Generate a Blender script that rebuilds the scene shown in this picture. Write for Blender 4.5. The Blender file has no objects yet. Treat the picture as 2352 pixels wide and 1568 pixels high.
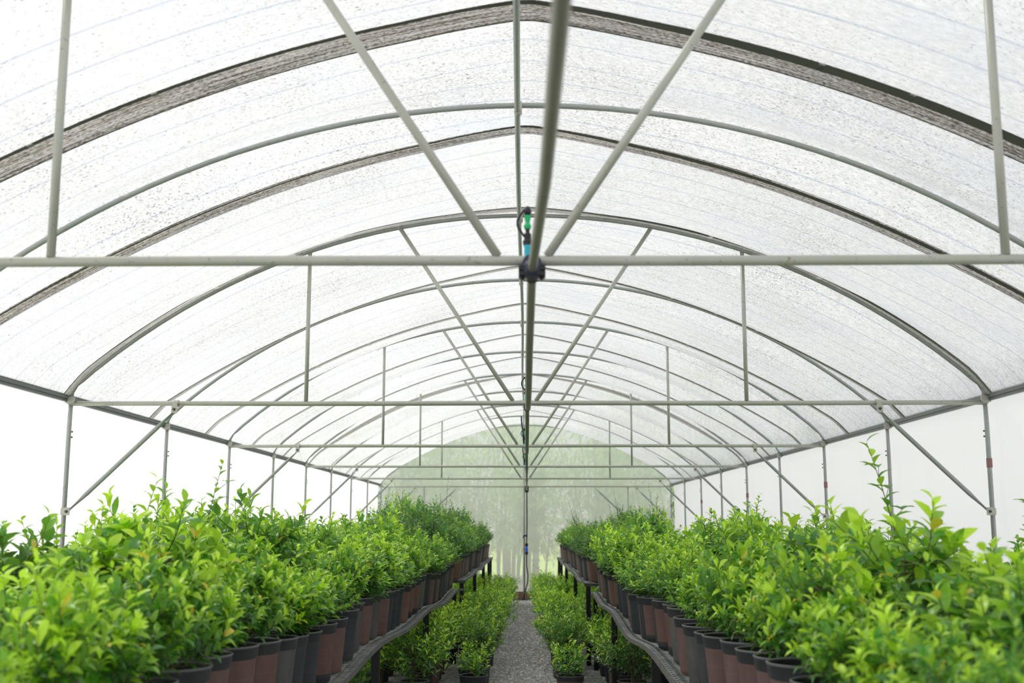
import bpy, math, random
import numpy as np
from mathutils import Vector
C = bpy.context.scene.collection
S = bpy.context.scene
rnd = random.Random(7)

# ------------------------------------------------------------------ camera, sky, sun, exposure
CAM_Z = 1.50
cam = bpy.data.cameras.new('camera'); cam_o = bpy.data.objects.new('camera', cam); C.objects.link(cam_o)
cam.sensor_width = 36.0; cam.lens = 2640 / 2352 * 36.0
cam_o.location = (-0.002, 0, CAM_Z)
cam_o.rotation_euler = (math.radians(90 + 9.077), 0, math.radians(0.677))
cam.dof.use_dof = True; cam.dof.focus_distance = 8.0; cam.dof.aperture_fstop = 3.4
cam.clip_start = 0.05; cam.clip_end = 300
S.camera = cam_o
S.view_settings.view_transform = 'Standard'; S.view_settings.look = 'None'
S.view_settings.gamma = 1.0; S.view_settings.use_curve_mapping = False
S.view_settings.exposure = 0.0
S.cycles.use_denoising = True
S.cycles.max_bounces = 8; S.cycles.diffuse_bounces = 4; S.cycles.transmission_bounces = 5
S.cycles.transparent_max_bounces = 10; S.cycles.caustics_reflective = False; S.cycles.caustics_refractive = False
S.cycles.sample_clamp_indirect = 6
w = bpy.data.worlds.new('overcast'); S.world = w; w.use_nodes = True
bg = w.node_tree.nodes['Background']; bg.inputs[0].default_value = (0.965, 0.985, 1.0, 1); bg.inputs[1].default_value = 0.80
sun = bpy.data.lights.new('sun', 'SUN'); sun.energy = 3.6; sun.angle = math.radians(8); sun.color = (1.0, 0.97, 0.90)
sun_o = bpy.data.objects.new('sun', sun); C.objects.link(sun_o)
sun_o.rotation_euler = Vector((-0.62, 0.42, 1.0)).to_track_quat('Z', 'Y').to_euler()

# ------------------------------------------------------------------ helpers
def tag(o, label=None, cat=None, group=None, kind=None):
    if label: o['label'] = label
    if cat: o['category'] = cat
    if group: o['group'] = group
    if kind: o['kind'] = kind
    return o
def thing(name, label, cat, loc=(0, 0, 0), rz=0.0, group=None):
    o = bpy.data.objects.new(name, None); C.objects.link(o)
    o.empty_display_size = 0.1; o.location = loc; o.rotation_euler = (0, 0, rz)
    return tag(o, label, cat, group)

class MB:
    """collects tubes, boxes and sheets into ONE mesh"""
    def __init__(s): s.v = []; s.f = []; s.m = []
    def add(s, vs, fs, mi=0):
        n = len(s.v); s.v += [tuple(v) for v in vs]
        s.f += [tuple(i + n for i in f) for f in fs]; s.m += [mi] * len(fs)
    def box(s, a, b, mi=0):
        x0, y0, z0 = a; x1, y1, z1 = b
        s.add([(x0,y0,z0),(x1,y0,z0),(x1,y1,z0),(x0,y1,z0),(x0,y0,z1),(x1,y0,z1),(x1,y1,z1),(x0,y1,z1)],
              [(0,3,2,1),(4,5,6,7),(0,1,5,4),(1,2,6,5),(2,3,7,6),(3,0,4,7)], mi)
    def tube(s, pts, r, seg=10, cap=True, mi=0, flat=None):
        """pts polyline; r radius or list; flat(i)->(a,b) squash factors"""
        P = [Vector(p) for p in pts]; n = len(P)
        R = r if isinstance(r, (list, tuple)) else [r] * n
        t = (P[1] - P[0]).normalized()
        up = Vector((0, 0, 1)) if abs(t.z) < 0.9 else Vector((0, 1, 0))
        u = t.cross(up).normalized(); vs = []; fs = []
        for i in range(n):
            if i == 0: tt = P[1] - P[0]
            elif i == n - 1: tt = P[-1] - P[-2]
            else: tt = (P[i + 1] - P[i]).normalized() + (P[i] - P[i - 1]).normalized()
            tt.normalize(); u = (u - tt * u.dot(tt)).normalized(); v = tt.cross(u)
            fa, fb = flat(i) if flat else (1, 1)
            for k in range(seg):
                a = 2 * math.pi * k / seg
                vs.append(P[i] + u * (math.cos(a) * R[i] * fa) + v * (math.sin(a) * R[i] * fb))
        for i in range(n - 1):
            for k in range(seg):
                k2 = (k + 1) % seg
                fs.append((i*seg + k, i*seg + k2, (i+1)*seg + k2, (i+1)*seg + k))
        if cap:
            fs.append(tuple(range(seg - 1, -1, -1))); fs.append(tuple((n-1)*seg + k for k in range(seg)))
        s.add(vs, fs, mi)
    def lathe(s, prof, seg=24, c=(0, 0, 0), mi=0):
        vs = []; fs = []; n = len(prof)
        for (r, z) in prof:
            for k in range(seg):
                a = 2 * math.pi * k / seg; vs.append((c[0] + r*math.cos(a), c[1] + r*math.sin(a), c[2] + z))
        for i in range(n - 1):
            for k in range(seg):
                k2 = (k + 1) % seg; fs.append((i*seg + k, i*seg + k2, (i+1)*seg + k2, (i+1)*seg + k))
        s.add(vs, fs, mi)
    def mesh(s, name, mats, smooth=True):
        me = bpy.data.meshes.new(name); me.from_pydata(s.v, [], s.f)
        for m in (mats if isinstance(mats, (list, tuple)) else [mats]): me.materials.append(m)
        if any(s.m): me.polygons.foreach_set('material_index', s.m)
        if smooth: me.shade_smooth(); 
        me.update(); return me
    def build(s, name, mats, parent=None, smooth=True):
        return link(name, s.mesh(name, mats, smooth), parent)
def link(name, me, parent=None):
    o = bpy.data.objects.new(name, me); C.objects.link(o)
    if parent: o.parent = parent
    return o
def smooth_angle(o, deg=35):
    me = o.data; me.set_sharp_from_angle(angle=math.radians(deg)); return o

# ------------------------------------------------------------------ materials
class NT:
    def __init__(s, name):
        s.m = bpy.data.materials.new(name); s.m.use_nodes = True; s.t = s.m.node_tree
        s.t.nodes.clear(); s.out = s.n('ShaderNodeOutputMaterial')
    def n(s, typ, **kw):
        nd = s.t.nodes.new(typ)
        for k, v in kw.items(): setattr(nd, k, v)
        return nd
    def l(s, a, b): s.t.links.new(a, b)
    def put(s, inp, v):
        if hasattr(v, 'is_linked') or hasattr(v, 'links'): s.l(v, inp)
        else: inp.default_value = v
    def math(s, op, a, b=None, c=None, clamp=False):
        nd = s.n('ShaderNodeMath', operation=op, use_clamp=clamp)
        for i, x in enumerate((a, b, c)):
            if x is not None: s.put(nd.inputs[i], x)
        return nd.outputs[0]
    def noise(s, scale, vec=None, detail=2.0, rough=0.5, mapping=None):
        co = vec or s.n('ShaderNodeTexCoord').outputs['Object']
        if mapping:
            mp = s.n('ShaderNodeMapping'); mp.inputs['Scale'].default_value = mapping; s.l(co, mp.inputs[0]); co = mp.outputs[0]
        nd = s.n('ShaderNodeTexNoise'); s.l(co, nd.inputs['Vector'])
        nd.inputs['Scale'].default_value = scale; nd.inputs['Detail'].default_value = detail; nd.inputs['Roughness'].default_value = rough
        return nd.outputs['Fac']
    def ramp(s, fac, stops):
        r = s.n('ShaderNodeValToRGB'); s.put(r.inputs[0], fac); e = r.color_ramp.elements
        while len(e) < len(stops): e.new(0.5)
        for i, (p, c) in enumerate(stops): e[i].position = p; e[i].color = (*c, 1) if len(c) == 3 else c
        return r.outputs['Color']
    def mix(s, f, a, b, blend='MIX'):
        nd = s.n('ShaderNodeMix', data_type='RGBA', blend_type=blend)
        s.put(nd.inputs[0], f); s.put(nd.inputs[6], a if not isinstance(a, tuple) else (*a, 1)); s.put(nd.inputs[7], b if not isinstance(b, tuple) else (*b, 1))
        return nd.outputs[2]
    def bsdf(s, col, rough=0.5, metal=0.0, spec=0.5, bump=None, bstr=0.3, bdist=0.01):
        b = s.n('ShaderNodeBsdfPrincipled')
        s.put(b.inputs['Base Color'], (*col, 1) if isinstance(col, tuple) else col)
        s.put(b.inputs['Roughness'], rough); s.put(b.inputs['Metallic'], metal); b.inputs['Specular IOR Level'].default_value = spec
        if bump is not None:
            bp = s.n('ShaderNodeBump'); bp.inputs['Strength'].default_value = bstr; bp.inputs['Distance'].default_value = bdist
            s.l(bump, bp.inputs['Height']); s.l(bp.outputs[0], b.inputs['Normal'])
        return b
    def mixs(s, f, a, b):
        nd = s.n('ShaderNodeMixShader'); s.put(nd.inputs[0], f); s.l(a, nd.inputs[1]); s.l(b, nd.inputs[2]); return nd.outputs[0]
    def done(s, sh): s.l(sh, s.out.inputs[0]); return s.m
def plain(name, col, rough=0.5, metal=0.0, spec=0.5):
    t = NT(name); return t.done(t.bsdf(col, rough, metal, spec).outputs[0])

def mat_galv(name, a, b, rust=0.7, seed=0):
    t = NT(name)
    co = t.n('ShaderNodeTexCoord').outputs['Object']
    n1 = t.noise(6.0, co, 3); n2 = t.noise(55.0, co, 2)
    col = t.mix(t.math('MULTIPLY', n1, 1.0), a, b)
    col = t.mix(t.math('MULTIPLY', t.math('GREATER_THAN', n2, 0.68), 0.35), col, (0.10, 0.09, 0.07))
    n3 = t.noise(9.0, co, 4, 0.7)
    col = t.mix(t.math('MULTIPLY', t.math('GREATER_THAN', n3, rust), 0.6), col, (0.16, 0.07, 0.045))
    return t.done(t.bsdf(col, 0.42, 0.25, 0.5).outputs[0])
M = {}
M['galv'] = mat_galv('galvanised_steel', (0.46, 0.48, 0.46), (0.30, 0.33, 0.32), 0.72)
M['galv_beam'] = mat_galv('weathered_beam_steel', (0.54, 0.55, 0.48), (0.38, 0.39, 0.335), 0.74)
M['galv_dark'] = mat_galv('eave_channel_steel', (0.17, 0.19, 0.185), (0.11, 0.125, 0.12), 0.72)
M['clamp'] = plain('pale_clamp_steel', (0.50, 0.49, 0.43), 0.45, 0.3)
M['bolt'] = plain('bolt_steel', (0.10, 0.09, 0.08), 0.4, 0.6)
M['tape'] = plain('red_marker_tape', (0.30, 0.15, 0.155), 0.6)
M['pvc'] = mat_galv('water_pipe_plastic', (0.28, 0.28, 0.22), (0.18, 0.18, 0.14), 0.9)
M['black_plastic'] = plain('black_plastic', (0.012, 0.013, 0.016), 0.4)
M['navy_plastic'] = plain('navy_plastic', (0.025, 0.035, 0.075), 0.4)
M['cyan_plastic'] = plain('cyan_plastic', (0.03, 0.55, 0.72), 0.35)
M['green_plastic'] = plain('green_plastic', (0.01, 0.50, 0.16), 0.35)
M['blue_plastic'] = plain('blue_plastic', (0.0, 0.17, 0.75), 0.3)
M['red_plastic'] = plain('red_plastic', (0.75, 0.03, 0.04), 0.3)

def mat_roof():
    """milky film with a woven shade net over it: small dark holes in the weave, faint ribs across"""
    t = NT('roof_film_and_shade_net')
    co = t.n('ShaderNodeTexCoord').outputs['Object']
    sep = t.n('ShaderNodeSeparateXYZ'); t.l(co, sep.inputs[0])
    big = t.noise(0.9, co, 3)
    n1 = t.noise(1.0, co, 2.0, 0.6, (70, 190, 70))
    thr = t.math('SUBTRACT', 0.728, t.math('MULTIPLY', big, 0.26))
    dots = t.math('MULTIPLY', t.math('SUBTRACT', n1, thr), 14.0, clamp=True)
    n2 = t.noise(1.0, co, 2.0, 0.6, (24, 60, 24))
    fine = t.math('MULTIPLY', t.math('SUBTRACT', n2, 0.5), 1.6)
    # ribs run along each hoop line: thin stretched threads of the net, at irregular spacing
    nz = t.noise(1.0, co, 1.0, 0.5, (0.12, 4.0, 0.12))
    rib = t.math('LESS_THAN', t.math('ABSOLUTE', t.math('SUBTRACT', t.math('FRACT', t.math('ADD', t.math('MULTIPLY', sep.outputs[1], 4.1), t.math('MULTIPLY', nz, 0.30))), 0.5)), 0.028)
    col = t.mix(t.math('ADD', 0.5, fine, clamp=True), (0.66, 0.67, 0.69), (0.95, 0.95, 0.95))
    col = t.mix(t.math('MULTIPLY', rib, 0.60), col, (0.48, 0.54, 0.66))
    dotf = t.math('MULTIPLY', dots, 0.80)
    col = t.mix(dotf, col, (0.12, 0.105, 0.095))
    stain = t.noise(1.6, co, 4, 0.6, (1, 1.4, 1))
    col = t.mix(t.math('MULTIPLY', t.math('SUBTRACT', stain, 0.50), 1.8, clamp=True), col, (0.66, 0.72, 0.79))
    tl = t.n('ShaderNodeBsdfTranslucent'); t.l(col, tl.inputs[0])
    df = t.n('ShaderNodeBsdfDiffuse'); t.l(col, df.inputs[0])
    tr = t.n('ShaderNodeBsdfTransparent'); t.l(col, tr.inputs[0])
    return t.done(t.mixs(0.24, t.mixs(0.25, tl.outputs[0], df.outputs[0]), tr.outputs[0]))
M['roof'] = mat_roof()
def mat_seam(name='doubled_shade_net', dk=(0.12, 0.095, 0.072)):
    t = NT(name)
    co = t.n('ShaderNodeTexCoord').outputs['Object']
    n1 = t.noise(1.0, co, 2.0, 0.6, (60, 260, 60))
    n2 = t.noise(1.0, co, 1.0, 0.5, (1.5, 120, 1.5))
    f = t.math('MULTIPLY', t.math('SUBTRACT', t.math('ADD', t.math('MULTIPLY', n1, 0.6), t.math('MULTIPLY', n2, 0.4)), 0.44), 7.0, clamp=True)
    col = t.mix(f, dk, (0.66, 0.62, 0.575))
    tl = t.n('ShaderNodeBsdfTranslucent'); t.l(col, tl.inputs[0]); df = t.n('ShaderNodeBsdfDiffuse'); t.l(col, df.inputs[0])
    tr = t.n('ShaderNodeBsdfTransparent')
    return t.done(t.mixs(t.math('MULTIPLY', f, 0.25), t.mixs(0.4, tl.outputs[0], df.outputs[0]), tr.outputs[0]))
M['seam'] = mat_seam(); M['seam_pale'] = mat_seam('pale_doubled_net', (0.30, 0.29, 0.265))  # paler net colour for the bands farther from the camera
M['hem_pale'] = plain('pale_net_hem', (0.22, 0.22, 0.195), 0.8)  # paler hem colour for the same farther bands
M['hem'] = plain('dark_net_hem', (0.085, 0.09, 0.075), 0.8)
def mat_tape():
    t = NT('clear_repair_tape')
    tl = t.n('ShaderNodeBsdfTranslucent'); tl.inputs[0].default_value = (0.85, 0.83, 0.78, 1); tr = t.n('ShaderNodeBsdfTransparent')
    return t.done(t.mixs(0.72, tl.outputs[0], tr.outputs[0]))
M['repair'] = mat_tape()
def mat_wall():
    t = NT('milky_wall_film')
    co = t.n('ShaderNodeTexCoord').outputs['Object']
    st = t.noise(1.0, co, 3.0, 0.6, (1, 14, 0.35)); sw = t.noise(1.0, co, 2.0, 0.5, (1, 0.35, 3.0))
    col = t.mix(t.math('MULTIPLY', t.math('SUBTRACT', st, 0.5), 1.2, clamp=True), (0.97, 0.97, 0.97), (0.92, 0.925, 0.93))
    col = t.mix(t.math('MULTIPLY', t.math('SUBTRACT', sw, 0.55), 1.0, clamp=True), col, (0.93, 0.925, 0.90))
    tl = t.n('ShaderNodeBsdfTranslucent'); t.l(col, tl.inputs[0])
    b = t.bsdf(col, 0.35, 0, 0.5, bump=sw, bstr=0.4, bdist=0.05)
    return t.done(t.mixs(0.22, tl.outputs[0], b.outputs[0]))
M['wall'] = mat_wall()
def mat_end():
    t = NT('hazy_end_film')
    co = t.n('ShaderNodeTexCoord').outputs['Object']
    n = t.noise(1.0, co, 3.0, 0.6, (1.5, 1, 0.4))
    col = t.mix(n, (0.93, 0.94, 0.93), (0.80, 0.83, 0.80))
    tl = t.n('ShaderNodeBsdfTranslucent'); t.l(col, tl.inputs[0]); df = t.n('ShaderNodeBsdfDiffuse'); t.l(col, df.inputs[0])
    tr = t.n('ShaderNodeBsdfTransparent'); tr.inputs[0].default_value = (0.93, 0.96, 0.97, 1)
    rf = t.n('ShaderNodeBsdfRefraction'); rf.inputs['IOR'].default_value = 1.04; rf.inputs['Roughness'].default_value = 0.22
    see = t.mixs(0.40, tr.outputs[0], rf.outputs[0])
    return t.done(t.mixs(0.43, t.mixs(0.35, tl.outputs[0], df.outputs[0]), see))
M['end'] = mat_end()
def mat_gravel():
    t = NT('grey_gravel')
    co = t.n('ShaderNodeTexCoord').outputs['Object']
    v = t.n('ShaderNodeTexVoronoi'); t.l(co, v.inputs['Vector']); v.inputs['Scale'].default_value = 42
    hsv = t.n('ShaderNodeSeparateColor'); t.l(v.outputs['Color'], hsv.inputs[0])
    col = t.ramp(hsv.outputs[0], [(0, (0.15, 0.15, 0.155)), (0.35, (0.32, 0.32, 0.33)), (0.7, (0.52, 0.515, 0.51)), (0.93, (0.50, 0.44, 0.38)), (1, (0.62, 0.60, 0.58))])
    h = t.math('SUBTRACT', 1.0, v.outputs['Distance'])
    return t.done(t.bsdf(col, 0.85, 0, 0.3, bump=h, bstr=0.9, bdist=0.02).outputs[0])
M['gravel'] = mat_gravel()
M['stone'] = [plain('grey_pebble', (0.42, 0.42, 0.43), 0.8), plain('pale_pebble', (0.75, 0.74, 0.73), 0.8), plain('brown_pebble', (0.44, 0.34, 0.28), 0.8)]
def mat_noise(name, a, b, scale, rough=0.9, bd=0.01):
    t = NT(name); n = t.noise(scale, None, 4, 0.65)
    return t.done(t.bsdf(t.ramp(n, [(0.3, a), (0.7, b)]), rough, 0, 0.3, bump=n, bstr=0.5, bdist=bd).outputs[0])
M['soil'] = mat_noise('potting_soil', (0.035, 0.02, 0.012), (0.20, 0.12, 0.06), 45)
M['bark'] = mat_noise('bark_chip', (0.30, 0.13, 0.05), (0.42, 0.24, 0.12), 30)
M['wood'] = mat_noise('weathered_board', (0.20, 0.12, 0.08), (0.36, 0.24, 0.17), 9)
M['earth'] = mat_noise('bare_earth', (0.20, 0.17, 0.14), (0.32, 0.28, 0.23), 2.0)
M['pale'] = mat_noise('pale_bounce_ground', (0.72, 0.72, 0.71), (0.82, 0.82, 0.81), 2.0)  # near-white so the unseen side ground bounces light onto the wall film
M['lawn'] = mat_noise('lawn_grass', (0.35, 0.56, 0.10), (0.66, 0.80, 0.25), 0.8)
M['black_steel'] = mat_noise('black_painted_steel', (0.006, 0.007, 0.008), (0.014, 0.015, 0.016), 12, 0.35, 0.002)
M['rusty'] = mat_noise('rusty_flat_bar', (0.10, 0.105, 0.105), (0.17, 0.15, 0.13), 3.5, 0.7, 0.003)
M['mesh_steel'] = mat_noise('dull_expanded_metal', (0.22, 0.235, 0.235), (0.42, 0.43, 0.425), 14, 0.4, 0.002)

def mat_pot(name, body, foot=None, dusty=0.35):
    t = NT(name); co = t.n('ShaderNodeTexCoord').outputs['Object']
    sep = t.n('ShaderNodeSeparateXYZ'); t.l(co, sep.inputs[0]); z = sep.outputs[2]
    n = t.noise(14.0, co, 4, 0.6, (1, 1, 0.35)); n2 = t.noise(3.0, co, 2)
    dust = tuple(min(1, c * 1.7 + 0.05) for c in body)
    col = t.mix(t.math('MULTIPLY', t.math('SUBTRACT', n, 0.38), 2.0 * dusty, clamp=True), body, dust)
    if foot:
        edge = t.math('ADD', 0.036, t.math('MULTIPLY', n2, 0.012))
        col = t.mix(t.math('LESS_THAN', z, edge), col, foot)
    if name == 'black_pot_rim': col = t.mix(t.math('GREATER_THAN', z, 0.2635), col, (0.16, 0.165, 0.165))  # thin edge highlight painted into the colour of the lip
    ring = t.math('LESS_THAN', t.math('ABSOLUTE', t.math('SUBTRACT', t.math('FRACT', t.math('MULTIPLY', z, 16.0)), 0.5)), 0.02)
    col = t.mix(t.math('MULTIPLY', ring, 0.3), col, dust)
    return t.done(t.bsdf(col, 0.48, 0, 0.4, bump=n, bstr=0.15, bdist=0.003).outputs[0])
M['pot_brown'] = mat_pot('brown_pot_plastic', (0.135, 0.078, 0.068), None)
M['pot_brown_foot'] = mat_pot('brown_pot_plastic_black_foot', (0.125, 0.068, 0.058), (0.022, 0.026, 0.032))
M['pot_black'] = mat_pot('charcoal_pot_plastic', (0.028, 0.034, 0.042), None)
M['pot_grey'] = mat_pot('dusty_grey_pot_plastic', (0.070, 0.068, 0.066), None, 0.6)
M['rim'] = mat_pot('black_pot_rim', (0.026, 0.031, 0.035), None, 0.3)

def mat_leaf(name, dark, mid, lime, rough=0.30, trans=0.36):
    t = NT(name)
    at = t.n('ShaderNodeAttribute', attribute_name='leaf'); sep = t.n('ShaderNodeSeparateColor'); t.l(at.outputs['Color'], sep.inputs[0])
    oi = t.n('ShaderNodeObjectInfo'); oc = t.n('ShaderNodeSeparateColor'); t.l(oi.outputs['Color'], oc.inputs[0])
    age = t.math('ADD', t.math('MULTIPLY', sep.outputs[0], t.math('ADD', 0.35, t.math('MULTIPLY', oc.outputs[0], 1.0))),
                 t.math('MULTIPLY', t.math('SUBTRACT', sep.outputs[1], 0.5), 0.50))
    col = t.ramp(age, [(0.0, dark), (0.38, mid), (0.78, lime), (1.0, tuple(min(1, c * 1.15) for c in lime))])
    col = t.mix(t.math('GREATER_THAN', sep.outputs[1], 0.993), col, (0.80, 0.62, 0.03))
    geo = t.n('ShaderNodeNewGeometry')
    col = t.mix(t.math('MULTIPLY', geo.outputs['Backfacing'], 0.35), col, (0.30, 0.42, 0.16))
    b = t.bsdf(col, rough, 0, 0.80)
    tl = t.n('ShaderNodeBsdfTranslucent')
    t.l(t.mix(0.5, col, t.mix(1.0, col, (1.5, 1.7, 0.5), 'MULTIPLY')), tl.inputs[0])
    return t.done(t.mixs(trans, b.outputs[0], tl.outputs[0]))
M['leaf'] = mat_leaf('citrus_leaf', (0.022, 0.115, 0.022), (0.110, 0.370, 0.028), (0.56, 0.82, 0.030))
M['leaf_dark'] = mat_leaf('dark_glossy_leaf', (0.018, 0.085, 0.028), (0.060, 0.22, 0.035), (0.30, 0.55, 0.05))
M['leaf_bamboo'] = mat_leaf('bamboo_leaf', (0.17, 0.30, 0.17), (0.40, 0.56, 0.36), (0.66, 0.82, 0.54), 0.5, 0.5)
M['stem'] = plain('green_brown_stem', (0.12, 0.12, 0.05), 0.7)
M['culm'] = plain('bamboo_culm', (0.40, 0.45, 0.33), 0.6)
M['fruit'] = plain('orange_fruit', (0.85, 0.30, 0.02), 0.4)

# ------------------------------------------------------------------ the greenhouse frame
EAVE = CAM_Z + 0.787; HW = 3.0; D1 = 3.383; LB = 4.0964; NB = 6
APEX = CAM_Z + 2.05; RC = 4.4
D_END = D1 + 5 * LB
def arc_z(x): return APEX - (RC - math.sqrt(RC * RC - x * x))
def hoop_points(off=0.0, n=40):
    pts = [(-2.985, EAVE + 0.03), (-2.982, EAVE + 0.075), (-2.955, EAVE + 0.125), (-2.915, arc_z(2.915) - 0.003)]
    xs = [-2.85 + 5.7 * i / n for i in range(n + 1)]
    mid = [(x, arc_z(x)) for x in xs]
    return pts + mid + [(-x, z) for x, z in reversed(pts)]
HP = hoop_points()
def flat_tube(mb, a, b, r, mi=0, seg=12):
    """a pipe with both ends hammered flat for the bolt"""
    a = Vector(a); b = Vector(b); d = (b - a); L = d.length
    ts = [0, 0.045 / L, 0.09 / L, 0.16 / L, 0.5, 1 - 0.16 / L, 1 - 0.09 / L, 1 - 0.045 / L, 1]
    sq = [(0.25, 1.45), (0.25, 1.45), (0.55, 1.25), (1, 1), (1, 1), (1, 1), (0.55, 1.25), (0.25, 1.45), (0.25, 1.45)]
    mb.tube([a + d * t for t in ts], r, seg, True, mi, flat=lambda i: (sq[i][1], sq[i][0]))
PR = 0.0138
def post(parent, sx, y, tape=False):
    mb = MB(); mb.tube([(sx * 2.99, y, 0.0), (sx * 2.988, y, EAVE - 0.15), (sx * 2.985, y, EAVE + 0.03)], [0.0152, 0.0150, 0.0140], 14)
    p = mb.build('wall_post', M['galv'], parent)
    mb = MB(); mb.tube([(sx * 2.985, y, EAVE - 0.005), (sx * 2.985, y, EAVE + 0.045)], 0.0235, 14)
    mb.box((sx * 2.985 - 0.03, y - 0.026, EAVE + 0.002), (sx * 2.985 + 0.03, y - 0.018, EAVE + 0.040))
    c = mb.build('post_clamp', M['clamp'], p); smooth_angle(c)
    for dz in (0.19, 0.225):
        mb = MB(); mb.lathe([(0, 0), (0.006, 0), (0.006, 0.01), (0, 0.01)], 8, (sx * 2.962, y - 0.012, EAVE - dz)); mb.build('bolt', M['bolt'], p)
    if tape:
        mb = MB(); mb.tube([(sx * 2.989, y, EAVE - 0.42), (sx * 2.989, y, EAVE - 0.36)], 0.0184, 14, False); mb.build('marker_tape', M['tape'], p)
    return p
def hoop(parent, y):
    mb = MB(); mb.tube([(x, y, z) for x, z in HP], PR, 12)
    return mb.build('roof_hoop', M['galv'], parent)
def truss(y, label, last=False):
    t = thing('roof_truss', label, 'truss', (0, 0, 0), 0, 'galvanised trusses with tie beams')
    hoop(t, y)
    for sx in (-1, 1): post(t, sx, y, sx > 0)
    mb = MB(); n = 24; pts = []
    for i in range(n + 1):
        x = -2.985 + 5.97 * i / n
        pts.append((x, y - 0.0, EAVE + 0.0015 * math.sin(x * 2.3 + y)))
    mb.tube(pts, 0.0157, 16); mb.build('tie_beam', M['galv_beam'], t)
    if not last:
        for sx in (-1, 1):
            mb = MB(); mb.tube([(sx * 1.44, y, EAVE + 0.015), (sx * 1.44, y, arc_z(1.44) - 0.01)], 0.0136, 12); mb.build('vertical_strut', M['galv_beam'], t)
            mb = MB(); mb.tube([(sx * 0.075 - 0.01, y, EAVE + 0.015), (sx * 0.84, y, arc_z(0.84) - 0.005)], 0.0138, 12); mb.build('diagonal_strut', M['galv_beam'], t)
    else:
        mb = MB(); mb.tube([(-0.034, y, 0), (-0.034, y, arc_z(0) - 0.01)], 0.019, 12); mb.build('centre_post', M['galv'], t)
    for sx in (-1, 1):
        a = (sx * 2.29, y - 0.024, EAVE - 0.050); b = (sx * 2.955, y - 0.024, EAVE - 0.70)
        mb = MB(); flat_tube(mb, a, b, 0.0148); p = mb.build('knee_brace', M['galv'], t)
        for (px, pz, vert) in ((a[0], a[2] + 0.008, True), (b[0], b[2], False)):
            mb = MB()
            mb.box((px - 0.019, y - 0.045, pz - 0.024), (px + 0.019, y - 0.038, pz + 0.026))
            if vert:
                mb.tube([(px - 0.016, y, EAVE), (px + 0.016, y, EAVE)], 0.0235, 14)
                mb.box((px - 0.016, y - 0.044, pz + 0.02), (px + 0.016, y - 0.022, EAVE))
            else:
                mb.tube([(sx * 2.989, y, pz - 0.022), (sx * 2.989, y, pz + 0.022)], 0.0225, 14)
                mb.box((min(px, sx * 2.989), y - 0.044, pz - 0.02), (max(px, sx * 2.989), y - 0.026, pz + 0.02))
            c = mb.build('bolt_clamp', M['clamp'], p); smooth_angle(c)
            mb = MB(); mb.tube([(px, y - 0.056, pz), (px, y - 0.044, pz)], 0.009, 6); mb.build('bolt', M['bolt'], p)
    if last:
        for sx in (-1, 1):
            mb = MB(); flat_tube(mb, (sx * 1.42, y - 0.024, EAVE - 0.03), (sx * 2.10, y - 0.024, EAVE - 0.66), 0.0165); mb.build('gable_brace', M['galv'], t)
            mb = MB(); mb.tube([(sx * 2.10, y, 0), (sx * 2.10, y, EAVE)], 0.015, 10); mb.build('gable_post', M['galv'], t)
    return t
ORD = ['nearest', 'second', 'third', 'fourth', 'fifth', 'end']
for i in range(NB):
    lab = {0: 'nearest galvanised roof truss, its tie beam crossing the frame beside the big pipe clamp',
           5: 'galvanised end truss against the hazy green gable wall, with a centre post'}.get(i,
           'galvanised roof truss with tie beam and knee braces, %s from the camera' % ORD[i])
    truss(D1 + LB * i, lab, i == NB - 1)
def mid_hoop(y, label):
    t = thing('arched_hoop', label, 'hoop', (0, 0, 0), 0, 'plain hoops between trusses')
    hoop(t, y)
    for sx in (-1, 1): post(t, sx, y)
for i in range(5):
    mid_hoop(D1 + LB * (i + 0.5), 'plain galvanised hoop without tie beam, between %s and %s trusses' % (ORD[i], ORD[i + 1] + (' (gable)' if i == 4 else '')))
# hoop behind the first truss is out of view; ridge and eave purlins
Y0 = -1.5
mb = MB(); mb.tube([(-0.036 + 0.006 * math.sin(y * 0.7), y, APEX - 0.034) for y in np.linspace(Y0, D_END, 40)], 0.0145, 12)
rp = mb.build('ridge_purlin', M['galv']); tag(rp, 'long galvanised ridge pipe running under the roof peak', 'purlin')
for i in range(11):
    y = D1 + LB * 0.5 * i
    mb = MB(); mb.tube([(-0.036, y - 0.03, APEX - 0.034), (-0.036, y + 0.012, APEX - 0.034)], 0.019, 12); mb.box((-0.055, y - 0.02, APEX - 0.04), (-0.017, y + 0.018, APEX + 0.016))
    c = mb.build('purlin_clamp', M['clamp'], rp); smooth_angle(c)
for sx, nm in ((-1, 'left'), (1, 'right')):
    mb = MB(); mb.box((sx * 3.012 - 0.011, Y0, EAVE + 0.012), (sx * 3.012 + 0.011, D_END, EAVE + 0.062))
    mb.box((sx * 3.000 - 0.004, Y0, EAVE + 0.030), (sx * 3.000 + 0.004, D_END, EAVE + 0.044))
    tag(mb.build('eave_channel', M['galv_dark'], None, False), 'dark steel film-locking channel along the %s eave' % nm, 'channel')

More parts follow.
